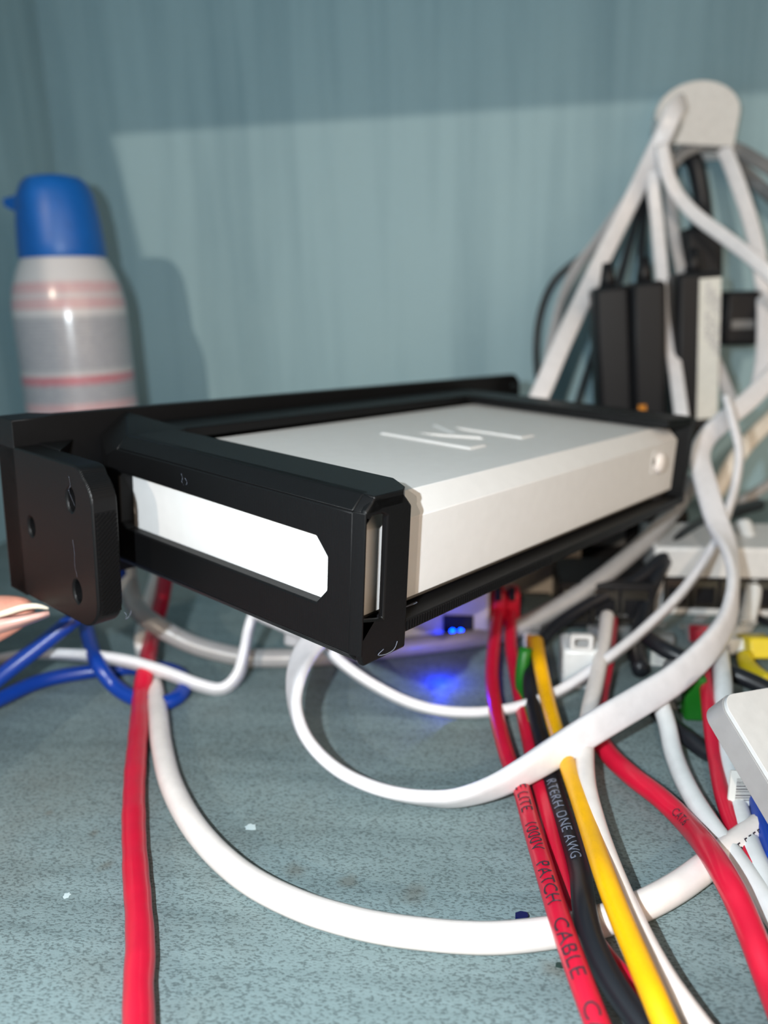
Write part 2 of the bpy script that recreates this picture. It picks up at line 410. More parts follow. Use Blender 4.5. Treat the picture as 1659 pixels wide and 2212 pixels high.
# corner block joining end plate and rack strip
bm = bmesh.new(); hull(bm, [L(*p) for p in ((0,97.6,-1),(0,103.8,-1),(6,117,-1),(24,117,-1),(24,97,-1),(0,103.8,30.2),(6,117,34),(0,97.6,33.2),(3.4,97.6,36.7),(15.5,117,40.6),(24,117,36.7),(24,97,36.7))])
bobj('corner_block', bm)
# side cheek with slot at the near corner
bm = bmesh.new()
slab(bm, [(1.6,-3.8),(17.0,-3.8),(17.0,32.4),(13.6,36.0),(3.4,36.2),(.6,33.6),(.6,-2)], [[(1.1,8.0),(8.2,6.2),(8.2,31.4),(6.4,32.2),(3.0,32.2),(1.1,30.2)]], lambda a, b, t: L(a, t, b), -.2, 1.6)
bobj('side_cheek', bm, bevel=.5)
bm = bmesh.new(); hull(bm, [L(*p) for p in ((0,3,-1.2),(0,3,33.2),(.6,-.2,-1.2),(.6,-.2,33.2),(1.2,-.2,33.2),(1.2,-.2,-1.2),(1.2,3.2,-1.2),(1.2,3.2,33.2),(0,3.2,-1.2),(0,3.2,33.2))])
bobj('corner_post', bm, bevel=.25)
bm = bmesh.new(); hull(bm, [L(*p) for p in ((0,3.2,33.2),(3.4,3.2,36.7),(1.2,-.2,33.2),(3.4,-.2,36.3),(6,3.2,36.6),(6,-.2,36.3),(6,3.2,33.0),(6,-.2,33.0),(1.2,3.2,32.8),(2,-.2,32.8))])
bobj('corner_cap', bm, bevel=.3)
# tray rails, far end plate
bm = bmesh.new()
slab(bm, [(2,0),(206,0),(206,117),(2,117)], [[(24,14),(184,14),(184,86),(24,86)]], lambda a, b, t: L(a, b, t), 0, 3.2); bobj('tray', bm, M['black'], .4)
bm = bmesh.new(); slab(bm, [(0,0),(117,0),(117,36.7),(0,36.7)], [[(20,10),(98,10),(98,27),(20,27)]], lambda a, b, t: L(t, a, b), 203.0, 206.2); bobj('far_end_plate', bm)
bm = bmesh.new()
for k in range(70):     # serrated print edge of the near rail
    x = 17.5+k*1.05
    box(bm, x, x+.55, -.28, .2, .5, 2.9, Matrix.Scale(mm, 4))
bobj('rail_ridges', bm, bevel=0)
# rack strip
bm = bmesh.new()
zs0, zs1 = -12.9, 41.7
out = [(-21.5,zs0),(-12,zs0),(-8,zs0),(252,zs0),(258,zs0+1.5),(260.5,zs0+6),(262.5,32),(261,38),(256,41.4),(-8,41.6),(-12,41.2),(-21.5,41.0)]
slab(bm, out, [circ(256.4,35.6,3.0,18),circ(253,-4,3.0,18),circ(254,16,3.0,18)], lambda a, b, t: L(a, 127.5 if (t > 118 and a < -10) else t, b), 117, 120.6)
bobj('rack_strip', bm, bevel=.6)
# ear
bm = bmesh.new()
ear = []
for cx, cy, a0, r in ((84,23.5,90,8.6),(84,-3.8,180,8.6)):
    for i in range(9):
        a = math.radians(a0+90*i/8); ear.append((cx+r*math.cos(a), cy+r*math.sin(a)))
ear += [(127.5,-12.6),(127.5,33.2)]
ear = [(a, b) if a > 120 or b < 0 or a < 80 else (a, b+1.2) for a, b in ear]
slab(bm, ear, [circ(86.2,23.4,2.2,20,3.4),circ(110.2,10.6,2.0,20,3.0),circ(86.0,-2.9,2.2,20,3.4)], lambda a, b, t: L(t, a, b), -21.5, -13.9)
bobj('rack_ear', bm, bevel=.7)
bm = bmesh.new(); slab(bm, [(-20.7,-7.2),(-14.6,-7.2),(-14.6,21.6),(-20.7,21.6)], [], lambda a, b, t: L(a, t, b), 75.2, 75.6)
for k in range(27):     # diagonal ridges on the edge of the ear
    z = -10.5+k*1.3
    a = max(0, (-7-z)/5.2); 
    p0 = (-20.6, z); p1 = (-14.7, z+5.2)
    if p0[1] < -7: f_ = (-7-p0[1])/5.2; p0 = (-20.6+5.9*f_, -7)
    if p1[1] > 21.5: f_ = (p1[1]-21.5)/5.2; p1 = (-14.7-5.9*f_, 21.5)
    if p1[0] <= p0[0]: continue
    hull(bm, [L(x, y, zz) for (x, zz) in (p0, p1) for y, dz in ((75.3,-.42),(75.3,.42),(74.7,0)) for zz in (zz+dz,)])
bobj('ear_edge_ridges', bm, M['black'], 0)
# gusset between ear and strip
bm = bmesh.new(); hull(bm, [L(*p) for p in ((-14.2,117,33.6),(-14.2,104,33.6),(-3,117,33.6),(-14.2,117,20),(-14.2,110,20),(-8,117,20))]); bobj('gusset', bm)
# stray threads of plastic
def thread(pts, r=.12, parent=bracket, m=None):
    bm = bmesh.new(); sp = spline([tuple(L(*p)) for p in pts], .0006); prev = None
    for i, s in enumerate(sp):
        c = Vector(s); ring = [bm.verts.new(c+Vector((0, r*mm*math.cos(a), r*mm*math.sin(a)))) for a in (0, 2.1, 4.2)]
        if prev:
            for j in range(3): bm.faces.new((prev[j], prev[(j+1) % 3], ring[(j+1) % 3], ring[j]))
        prev = ring
    return obj('plastic_thread', bm, m or M['ink_light'], parent, smooth=True, world=False)
thread([(-14,75.2,-8),(-13.5,74.6,-9),(-14.2,74.4,-10),(-13,74.2,-9.2),(-12.6,73.8,-7.6)])
thread([(-21.6,86,30),(-21.7,85.4,27.4),(-21.6,86.6,26),(-21.7,83.6,22)], .07)
thread([(-21.6,86.4,12),(-21.7,85.7,9),(-21.6,86.2,5),(-21.7,85.1,1.5)], .07)
thread([(19,5,3.4),(21,3.5,4.4),(25,3,4.6),(26,4.4,4.0),(22,5,3.5)], .1)
thread([(8.5,-.3,-1.6),(6.2,-.6,-2.2),(9,-.7,-2.9),(12,-.7,-2.6),(13.5,-.4,-1.2)], .16)
thread([(-.1,66,31),(-.2,65.4,29.8),(-.1,66,28.9),(-.2,65,28)], .07)
thread([(-.1,64.5,30),(-.2,63.4,29),(-.1,64,28.3)], .07)
# ------------------------------------------------------------------ the white metal box in the bracket
dev = empty('metal_box', 'silver-white metal electronics box with embossed letter M on top, sitting in the black bracket', 'device', mw=BM)
X0, X1, Y0, Y1, ZB, ZM, ZT, CH = 4.6, 203.0, 5.0, 103.0, 5.7, 26.9, 32.3, 5.3
bm = bmesh.new()
prof = [(Y0,ZB),(Y0,ZM),(Y0+CH,ZT),(Y1-CH,ZT),(Y1,ZM),(Y1,ZB)]
c2 = 1.0
def ring_at(x, ins):
    pr_ = [(Y0+ins,ZB),(Y0+ins,ZM-ins*.3),(Y0+CH+ins*.3,ZT-ins),(Y1-CH-ins*.3,ZT-ins),(Y1-ins,ZM-ins*.3),(Y1-ins,ZB)]
    return [bm.verts.new(L(x, y, z)) for y, z in pr_]
ra, rb, rc_, rd = ring_at(X0, c2), ring_at(X0+c2, 0), ring_at(X1-c2, 0), ring_at(X1, c2)
for a, b in ((ra, rb), (rb, rc_), (rc_, rd)):
    for i in range(6):
        if a is rb and i == 2: continue      # top face is built with the embossed letter
        bm.faces.new((a[i], a[(i+1) % 6], b[(i+1) % 6], b[i]))
bm.faces.new(ra); bm.faces.new(rd)
Mp = [(85.5,69.5),(94.5,68.5),(107.3,46.5),(117,69.5),(128.6,69.5),(129.8,31),(119.4,31),(119,52),(108.4,38.5),(99.4,52),(98.4,31),(88,31)]
Mp = [(86,69.6),(96,69.6),(107.2,52),(117.4,69.6),(129,69.6),(129.4,31),(119.6,31),(118.8,59),(107.8,39),(97.2,60),(97.4,31),(87,31)]
es = []
o1 = [rb[2], rc_[2], rc_[3], rb[3]]
for i in range(4):
    e = bm.edges.get((o1[i], o1[(i+1) % 4])) or bm.edges.new((o1[i], o1[(i+1) % 4])); es.append(e)
def offs(poly, d):
    out = []
    n = len(poly)
    for i in range(n):
        p0, p1, p2 = [Vector(poly[j % n]) for j in (i-1, i, i+1)]
        a = (p1-p0).normalized(); b = (p2-p1).normalized()
        na = Vector((a.y, -a.x)); nb = Vector((b.y, -b.x)); k = (na+nb); k = k/max(.35, k.dot(na)); out.append(tuple(p1+k*d))
    return out
area = sum(Mp[i][0]*Mp[(i+1) % len(Mp)][1]-Mp[(i+1) % len(Mp)][0]*Mp[i][1] for i in range(len(Mp)))
inner = offs(Mp, -.9 if area > 0 else .9)
tv = [bm.verts.new(L(x, y, ZT)) for x, y in Mp]; n = len(tv)
es += [bm.edges.new((tv[i], tv[(i+1) % n])) for i in range(n)]
bmesh.ops.triangle_fill(bm, use_beauty=True, use_dissolve=False, edges=es)
bv = [bm.verts.new(L(x, y, ZT+.75)) for x, y in inner]
eb = [bm.edges.new((bv[i], bv[(i+1) % n])) for i in range(n)]
bmesh.ops.triangle_fill(bm, use_beauty=True, use_dissolve=False, edges=eb)
for i in range(n): bm.faces.new((tv[i], tv[(i+1) % n], bv[(i+1) % n], bv[i]))
obj('case_shell', bm, M['device'], dev, bevel=.00025, world=False)
bm = bmesh.new(); hull(bm, [L(x, y, z) for x in (X0+1, X1-3) for y, z in ((Y0+.3,5.7),(Y0+1.9,3.9),(Y1-.3,5.7),(Y1-1.9,3.9))])
obj('base_plate', bm, M['device_dark'], dev, world=False)
for x in (14, 192):
    for y in (9, 90):
        bm = bmesh.new(); lathe(bm, [(.004, 3.2*mm), (.004, 4.3*mm)], 20)
        for v in bm.verts: v.co += L(x, y, 0)
        obj('foot', bm, M['black_dev'], dev, world=False)
bm = bmesh.new()
slab(bm, rrect(176.8,187.2,15.0,25.2,2.4), [rrect(177.6,186.6,15.8,24.4,2.0)], lambda a, b, t: L(a, t, b), 4.8, 5.15); obj('button_rim', bm, M['device'], dev, world=False)
bm = bmesh.new(); bmesh.ops.create_uvsphere(bm, u_segments=20, v_segments=12, radius=1)
for v in bm.verts: v.co = Vector((v.co.x*4.0*mm, v.co.y*2.0*mm, v.co.z*4.3*mm))+L(184.2, 4.4, 19.4)
obj('button', bm, M['white_cable'], dev, smooth=True, world=False)['label'] = 'white domed button'
bm = bmesh.new(); lathe(bm, [(.0014, 0), (.0014, .0006)], 16)
for v in bm.verts: v.co = Vector((v.co.x, -v.co.z, v.co.y))+L(178.4, 5.2, 20.6)
obj('screw', bm, M['metal'], dev, world=False)
# ------------------------------------------------------------------ air duster can
cc = P0(150, 760, .465); can_ax = Vector((cc.x, cc.y, 0))
cc.x = max(cc.x, wl0+.036)
can = empty('air_duster_can', 'white spray can of compressed air with blue cap in the left corner', 'spray can', (cc.x+.004, min(cc.y, YW-.05), 0))
can.rotation_euler = (0, 0, math.radians(-6))
bm = bmesh.new()
lathe(bm, [(.030,0),(.0325,.0015),(.0325,.004),(.0318,.006),(.0318,.010),(.0318,.04),(.0318,.07),(.0318,.10),(.0318,.125),(.0318,.132),(.0318,.136),(.0313,.144),(.0298,.152),(.0272,.160),(.0240,.167),(.0232,.169)], 56)
obj('can_body', bm, M['can'], can, smooth=True, world=False)
bm = bmesh.new()
lathe(bm, [(.0236,.150),(.0240,.151),(.0238,.158),(.0226,.172),(.0208,.184),(.0180,.190),(.0150,.1930),(.0080,.1945),(.001,.1948)], 48)
obj('cap', bm, M['capblue'], can, smooth=True, world=False).location.z = .018
bm = bmesh.new(); hull(bm, [Vector(p)*mm for p in ((-16,-5,186),(-16,5,186),(-32,-4,184),(-32,4,184),(-32,-4,180),(-32,4,180),(-18,-5,174),(-18,5,174),(-27,-4,177.5),(-27,4,177.5))])
obj('nozzle', bm, M['capblue'], can, bevel=.001, world=False).location.z = .018
bm = bmesh.new(); hull(bm, [Vector(p)*mm for p in ((-21,-4,176),(-21,4,176),(-26,-4,172),(-26,4,172),(-27.5,-4,156),(-27.5,4,156),(-23,-4,152),(-23,4,152))])
obj('trigger', bm, M['capblue'], can, bevel=.001, world=False).location.z = .018
# ------------------------------------------------------------------ wall hook
hp = WL(1487, 275)
hook = empty('wall_hook', 'white rounded adhesive hook high on the back wall holding bundled cables', 'hook', hp)
bm = bmesh.new(); slab(bm, [(-.022,-.020)]+[(.022*math.cos(a), .004+.020*math.sin(a)) for a in [math.radians(180-9*i) for i in range(21)]]+[(.022,-.020)], [], lambda a, b, t: Vector((a, t, b)), -.0005, -.004)
obj('back_plate', bm, M['white_plastic'], hook, bevel=.0012, world=False)
bm = bmesh.new()
slab(bm, [(-.017,-.012)]+[(.024*math.cos(a), .003+.018*math.sin(a)) for a in [math.radians(180-9*i) for i in range(21)]]+[(.022,-.016)], [], lambda a, b, t: Vector((a, t, b)), -.016, -.022)
obj('front_lip', bm, M['white_plastic'], hook, bevel=.004, world=False)
bm = bmesh.new(); box(bm, -.016, .016, -.0165, -.0035, -.014, -.006); obj('hook_arm', bm, M['white_plastic'], hook, bevel=.002, world=False)
# ------------------------------------------------------------------ adapters behind the bracket
def oriented_box(name, px0, px1, py0, py1, d, depth, m, parent=None, bevel=.0015, lean=0, yawd=0):
    """upright box whose front face fills the given rectangle at distance d"""
    c = P((px0+px1)/2, (py0+py1)/2, d); d = (MW.transposed() @ (c-CAM)).z; wd = (px1-px0)/FPX*d; ht = (py1-py0)/FPX*d/.97
    mt = Matrix.Translation(c) @ Matrix.Rotation(math.radians(yawd), 4, 'Z') @ Matrix.Rotation(math.radians(lean), 4, 'Y')
    bm = bmesh.new(); box(bm, -wd/2, wd/2, 0, depth, -ht/2, ht/2, mt)
    return obj(name, bm, m, parent, bevel=bevel), mt, wd, ht
def adapter(label, px0, px1, py0, py1, d, depth, lean, plug=True, name='power_adapter', group=None):
    c = P((px0+px1)/2, (py0+py1)/2, d)
    t = empty(name, label, 'adapter', c, group)
    o, mt, wd, ht = oriented_box('body', px0, px1, py0, py1, d, depth, M['black_dev'], t, .003, lean)
    bm = bmesh.new(); lathe(bm, [(.0045,0),(.0040,.006),(.0026,.014)], 16)
    bmesh.ops.transform(bm, matrix=mt @ Matrix.Translation((0, depth/2, ht/2-.001)), verts=bm.verts)
    obj('strain_relief', bm, M['black_dev'], t, smooth=True)
    return t, mt, wd, ht
adapter('narrow black power brick hanging left of its twin behind the bracket', 1290, 1366, 628, 925, .455, .03, -5)
t, mt, wd, ht = adapter('black power brick with small orange mark hanging right of its twin behind the bracket', 1368, 1440, 618, 925, .45, .03, -4)
bm = bmesh.new(); box(bm, -.0065, -.0025, -.0006, 0, -.036, -.026, mt); obj('orange_mark', bm, M['orange'], t)
t, mt, wd, ht = adapter('tall black adapter with a long white printed label, hanging below the hook', 1462, 1552, 600, 960, .46, .03, -3)
bm = bmesh.new(); box(bm, wd*.0, wd*.48, -.0006, 0, -ht*.34, ht*.46, mt); lb = obj('rating_label', bm, M['paper'], t)
for k in range(3):
    me = text_mesh('INPUT 100-240V', .0042); b2 = bmesh.new(); b2.from_mesh(me)
    bmesh.ops.transform(b2, matrix=mt @ Matrix.Translation((wd*(.13+.12*k), -.0008, ht*.44-k*.004)) @ Matrix.Rotation(math.radians(90), 4, 'Y') @ Matrix.Rotation(math.radians(90), 4, 'X'), verts=b2.verts)
    obj('printed_lettering', b2, M['ink_grey'], lb)
adapter('squat black adapter high beneath the hook, above the labelled one', 1482, 1562, 492, 605, .50, .028, -4)
t = empty('power_plug', 'wide black plug block at the right edge, level with the labelled adapter', 'plug', P(1602, 688, .49))
o, mt, wd, ht = oriented_box('body', 1566, 1645, 632, 745, .49, .03, M['black_dev'], t, .003, 0)
bm = bmesh.new(); box(bm, -wd*.3, wd*.3, -.001, 0, -ht*.18, -ht*.02, mt); obj('recess', bm, M['dark_grey'], t)
# ------------------------------------------------------------------ cables hung from the hook
G1 = 'pale flat cables hanging from the wall hook'
fl = dict(cat='cable')
cable('flat_cable', [(1476,222,.512),(1458,235,.500),(1436,285,.498),(1404,350,.503,10),(1365,430,.51,20),(1312,535,.50,10),(1262,640,.48),(1215,740,.45),(1172,840,.43),(1130,930,.42)], 10.5, 3.2, M['flat_white'], 'thick white flat cable from hook running down left, ending behind the bracket', step=.004)
cable('flat_cable', [(1478,222,.53),(1452,285,.528,30),(1410,365,.524,30),(1350,440,.52,0),(1290,520,.515,40),(1242,585,.51,30),(1212,652,.50,50),(1196,719,.49,40),(1180,800,.48,40),(1160,900,.46)], 7.0, 2.2, M['pale_grey'], 'thin grey flat cable hanging left of the thick white one, loosely kinked', step=.004)
cable('flat_cable', [(1448,262,.505),(1425,325,.503,15),(1411,390,.505),(1420,483,.50,10),(1429,584,.49),(1440,685,.48,20),(1457,786,.46,10),(1470,881,.44),(1480,960,.43)], 7.5, 2.6, M['flat_white'], 'white flat cable falling straight down in front of the twin power bricks', step=.004)
cable('flat_cable', [(1440,330,.52),(1447,416,.515,30),(1452,480,.512),(1464,551,.505,30),(1490,652,.49),(1526,735,.48,20),(1568,835,.47,10),(1590,900,.46)], 6.6, 2.4, M['pale_grey'], 'grey flat cable slanting down right across the labelled adapter', step=.004)
cable('flat_cable', [(1428,310,.498),(1440,370,.498,10),(1462,418,.497,20),(1504,466,.49,10),(1572,517,.48),(1635,567,.47),(1720,650,.46)], 7.5, 2.6, M['flat_white'], 'white flat cable crossing down right from hook to the picture edge', step=.004)
cable('flat_cable', [(1540,292,.535),(1562,320,.53),(1588,382,.52),(1617,466,.51,10),(1638,551,.50),(1650,652,.49,20),(1650,760,.47),(1640,830,.46)], 8.5, 2.6, M['flat_white'], 'white flat cable falling from the right side of the hook', step=.004)
cable('flat_cable', [(1440,372,.53),(1470,335,.53,30),(1521,312,.53,10),(1588,322,.53,20),(1640,350,.52,20),(1720,400,.51)], 8, 3.0, M['dark_grey'], 'dark grey cable arching right out of the hook, upper of two', step=.004)
cable('flat_cable', [(1560,322,.545),(1600,362,.54,20),(1640,402,.54),(1720,470,.53)], 8, 3.0, M['dark_grey'], 'dark grey cable arching right out of the hook, lower of two', step=.004)
cable('power_cable', [(1410,330,.54),(1393,395,.53),(1372,480,.52),(1350,560,.50),(1336,610,.485),(1330,640,.475)], 4.4, 4.4, M['black_cable'], 'black cord from hook to the left twin power brick', cat='cord', step=.004)
cable('power_cable', [(1420,340,.545),(1402,400,.535),(1390,480,.52),(1385,560,.50),(1396,610,.485),(1400,640,.475)], 4.4, 4.4, M['black_cable'], 'black cord from hook to the right twin power brick', cat='cord', step=.004)
cable('power_cable', [(1290,530,.545),(1262,551,.54),(1201,601,.54),(1169,668,.535),(1158,750,.53),(1165,840,.52),(1190,930,.51)], 4.2, 4.2, M['black_cable'], 'black cord arching out left of the hanging cables', cat='cord', step=.004)
cable('power_cable', [(1300,700,.53),(1275,780,.53),(1250,860,.52),(1225,960,.51)], 4.2, 4.2, M['black_cable'], 'black cord straight behind the thick white flat cable', cat='cord', step=.004)
cable('power_cable', [(1480,330,.54),(1500,350,.535),(1514,416,.53),(1520,470,.525),(1522,520,.515)], 10, 9, M['black_cable'], 'thick black cord from hook down to the squat adapter', cat='cord', step=.004)
# ------------------------------------------------------------------ grey thick cable under the bracket
cable('power_cable', [(1500,1040,.37),(1440,1120,.355),(1370,1190,.345),(1280,1262,.335),(1180,1325,.33),(1080,1372,.325),(960,1405,.32),(820,1423,.315),(680,1430,.31),(560,1424,.31),(470,1408,.31),(400,1385,.31),(330,1345,.31),(290,1305,.315),(275,1240,.32),(270,1150,.33)], 7.6, 7.6, M['grey_cable'], 'thick grey cord sweeping below the bracket from left to right', cat='cord')
# ------------------------------------------------------------------ flat white loops, fairly near
cable('flat_cable', [(1760,720,.40,0),(1680,800,.385,0),(1620,862,.375,0),(1560,912,.365,10),(1524,950,.358,30),(1512,990,.35,30),(1524,1045,.34,15),(1548,1125,.325,20),(1574,1190,.31,65),(1584,1260,.295,80),(1572,1335,.28,60),(1530,1400,.265,38),(1460,1465,.252,20),(1380,1515,.242,12),(1290,1568,.232,20),(1200,1625,.225,35),(1130,1668,.220,50),(1060,1703,.218,62),(985,1724,.217,74),(922,1724,.218,82),(859,1715,.219,88),(795,1696,.221,90),(736,1667,.2245,90),(690,1629,.229,90),(656,1583,.234,88),(638,1526,.241,82),(640,1470,.247,65),(658,1415,.257,40),(690,1370,.265,30),(740,1320,.275,30)], 9.6, 4.0, M['flat_white'], 'flat white cable making the biggest, nearest loop beneath the bracket',
      text=('AWM 2  AWM2  AWM2 E', .405, .0022, M['ink_grey'], 0.0, True))
cable('flat_cable', [(1570,860,.36,80),(1582,905,.355,80),(1597,975,.35,80),(1588,1050,.345,80),(1570,1110,.335,80),(1543,1175,.325,80),(1480,1270,.31,80),(1400,1352,.295,80),(1310,1425,.28,80),(1210,1492,.272,80),(1110,1530,.268,80),(1000,1540,.266,80),(900,1524,.266,80),(810,1482,.268,80),(735,1430,.272,80),(690,1385,.278,70),(630,1362,.285,80),(575,1338,.29,80),(550,1330,.295,80),(538,1355,.295,80),(528,1405,.292,80),(514,1458,.29,70),(480,1488,.288,70),(430,1480,.287,70),(350,1450,.288,70),(270,1428,.29,70),(180,1416,.295,75),(80,1413,.30,80),(0,1424,.30,80),(-120,1460,.30,80)], 7.5, 3.6, M['flat_white'], 'thin white cable forming the upper inner loop and running left past the blue cables')
# little grey clip
t = empty('cable_clip', 'small pale grey clip where two white cables cross under the bracket', 'clip', P(638, 1372, .30))
oriented_box('body', 612, 655, 1345, 1402, .30, .008, M['pale_grey'], t, .0015, 8)
oriented_box('latch', 622, 640, 1330, 1352, .30, .003, M['pale_grey'], t, .0008, 8)
# ------------------------------------------------------------------ blue, red, white cables at left
cable('network_cable', [(165,1260,.335),(180,1330,.32),(190,1370,.308),(210,1430,14),(248,1482,6),(300,1512,3),(350,1520,3),(390,1500,3),(398,1470,3),(370,1448,3),(300,1442,3),(200,1450,3),(100,1468,4),(20,1500,5),(-120,1570,6)], 5.6, 5.6, M['blue'], 'blue cable curling in a small loop on the shelf behind the red cable')
cable('network_cable', [(260,1230,.30),(200,1292,.29),(155,1340,.285),(80,1400,.28),(0,1462,.275),(-120,1560,.27)], 6.0, 6.0, M['blue'], 'straight dark blue cable slanting up to the bracket ear from left edge')
cable('network_cable', [(366,1170,.355),(352,1285,.335),(330,1370,.322),(316,1440,10),(306,1500,4.5),(300,1570,3.6),(291,1680,3.4),(289,1780,3.4),(293,1880,3.4),(299,1960,3.4),(303,2050,3.4),(299,2130,3.4),(300,2212,3.4),(302,2330,3.4)], 6.4, 6.0, M['red'], 'red cable running down the left front of the shelf, alone', wob=.035)
cable('network_cable', [(345,1230,.345),(318,1330,.332),(308,1390,.318),(324,1450,.312),(340,1530,3.4),(349,1610,3.4),(372,1700,3.4),(428,1798,3.4),(520,1888,3.4),(640,1953,3.4),(780,1996,3.4),(920,2018,3.4),(1060,2026,3.4),(1190,2014,3.4),(1290,1992,3.4),(1380,1960,3.4),(1460,1918,3.4),(1530,1868,3.4),(1600,1815,3.4),(1680,1760,3.4)], 6.8, 6.6, M['white_cable'], 'round white cable sweeping in a wide curve across the shelf from left to right',
      text=('5 5555 6B', .322, .0036, M['ink'], -.0014, False))
# ------------------------------------------------------------------ bundle at the right
cable('network_cable', [(1078,1290,16),(1066,1400,9),(1063,1470,6),(1074,1550,5),(1098,1640,5),(1122,1690,5),(1150,1790,6),(1180,1890,8),(1214,2000,10),(1245,2090,10),(1278,2180,9),(1320,2290,7)], 5.0, 5.0, M['red'], 'bright red cable with dark lettering, leftmost of the bundle at right',
      text=('E LITE   1000V   PATCH   CABLE   CAT', -1712, .0046, M['ink'], 0, False))
cable('network_cable', [(1105,1290,14),(1103,1380,8),(1112,1450,4),(1130,1540,3),(1152,1640,2.6),(1178,1740,2.6),(1202,1850,2.6),(1232,1950,2.6),(1290,2045,3),(1345,2110,2.6),(1440,2180,2.6),(1510,2225,2.6),(1600,2290,2.6)], 4.8, 4.8, M['red'], 'darker red cable running just behind the lettered red one, resurfacing under the yellow')
cable('network_cable', [(1600,1105,.41),(1500,1140,.37),(1440,1195,.345),(1370,1255,.335),(1280,1300,.33),(1200,1352,.32),(1162,1400,.305),(1146,1460,9),(1150,1520,5),(1165,1590,4),(1184,1660,4),(1204,1730,4),(1228,1800,4),(1252,1880,5),(1262,1960,9),(1278,2030,9),(1312,2105,8),(1358,2175,7),(1420,2260,6)], 5.4, 5.4, M['black_cable'], 'black cable with pale lettering between the red and yellow cables',
      text=('VIE-I  RTERH DNE AWG', -1655, .0040, M['ink_light'], 0, False))
cable('network_cable', [(1160,1385,12),(1166,1430,14),(1178,1490,10),(1196,1560,9),(1222,1640,9),(1250,1720,10),(1276,1800,11),(1306,1890,14),(1340,1980,14),(1378,2070,14),(1412,2150,14),(1450,2240,12),(1490,2320,10)], 5.0, 5.0, M['yellow'], 'yellow cable slanting down the right side of the shelf')
cable('network_cable', [(1312,1330,16),(1302,1400,14),(1288,1470,12),(1272,1540,11),(1264,1610,10),(1266,1690,10),(1284,1770,10),(1310,1850,10),(1346,1940,9),(1388,2030,8),(1432,2110,7),(1480,2180,6),(1540,2260,5)], 5.4, 5.4, M['white_cable'], 'white cable hugging the right side of the yellow one')
cable('network_cable', [(1318,1340,12),(1310,1420,9),(1296,1500,6),(1288,1570,4),(1310,1622,3.4),(1360,1672,3.4),(1425,1722,3.4),(1480,1775,3.4),(1530,1835,9),(1570,1900,11),(1604,1970,9),(1636,2050,7),(1670,2140,4),(1710,2240,3.4)], 6.0, 6.0, M['red'], 'red cable bowing down toward the lower right edge of the picture',
      text=('CAT.6', -1765, .0034, M['ink'], 0, False))
cable('network_cable', [(1420,1500,14),(1440,1560,9),(1456,1630,5),(1485,1700,4),(1530,1775,3.6),(1585,1850,3.6),(1640,1930,3.6),(1720,2050,3.6)], 5.6, 5.6, M['cool_white_cable'], 'white cable emerging below the lower black cord, right of bowed red one')
cable('network_cable', [(1555,1410,14),(1562,1480,14),(1563,1560,9),(1576,1650,5),(1592,1740,3),(1620,1830,3),(1660,1920,3),(1720,2030,6)], 6.0, 6.0, M['cool_white_cable'], 'white cable under the white rounded gadget, farthest right of the white ones')
cable('network_cable', [(1512,1370,14),(1520,1430,13),(1528,1500,12),(1536,1570,9),(1546,1640,5),(1562,1720,4),(1590,1800,3),(1625,1880,3)], 4.6, 4.6, M['red'], 'slim red cable from the switch, behind the rightmost white cables')
cable('network_cable', [(1636,1700,6),(1650,1770,5),(1680,1860,4)], 5.6, 5.6, M['blue'], 'blue cable peeping out at the right edge below the barcode tag')
cable('power_cable', [(1395,1375,.30),(1430,1400,.29),(1480,1424,.285),(1540,1444,.28),(1600,1462,.275),(1680,1500,.27)], 6.0, 6.0, M['black_cable'], 'black cord passing behind the big white loop, above the white rounded gadget', cat='cord')
cable('power_cable', [(1405,1520,.262),(1440,1558,.255),(1490,1598,.245),(1545,1640,.238),(1600,1676,.235),(1660,1712,.235)], 5.4, 5.4, M['black_cable'], 'black cord with twin ridges diving under the white rounded gadget', cat='cord')
cable('power_cable', [(1640,1090,.42),(1540,1120,.39),(1470,1170,.36),(1425,1230,.34),(1392,1310,.33),(1376,1390,.315),(1374,1460,.305),(1380,1510,.295)], 6.6, 6.6, M['black_cable'], 'black cord curving down in front of the network switch', cat='cord')
cable('network_cable', [(1605,1130,.36),(1622,1200,.35),(1626,1270,.34),(1612,1340,.33),(1585,1400,.32),(1560,1440,.31)], 7.4, 7.4, M['cool_white_cable'], 'pale grey-white cable curving down in front of the switch at the right')
cable('network_cable', [(1720,1010,.45),(1640,1060,.44),(1560,1110,.43),(1480,1160,.42)], 6, 6, M['grey_cable'], 'grey cable behind the far corner of the bracket, slanting to the right edge')
cable('network_cable', [(1720,860,.47),(1640,930,.46),(1590,990,.455),(1545,1070,.45)], 9, 4, M['cream_cable'], 'cream flat cable behind the folded white flat cable at the right edge')
cable('network_cable', [(1700,1180,.36),(1640,1250,.355),(1620,1330,.35),(1640,1400,.34),(1700,1450,.33)], 3.4, 3.4, M['black_cable'], 'thin black cable near the right edge over the white switch')
cable('network_cable', [(1136,1400,16),(1128,1450,9),(1130,1500,4),(1150,1570,3)], 5.0, 5.0, M['green'], 'short green cable glimpsed between red and black cables')
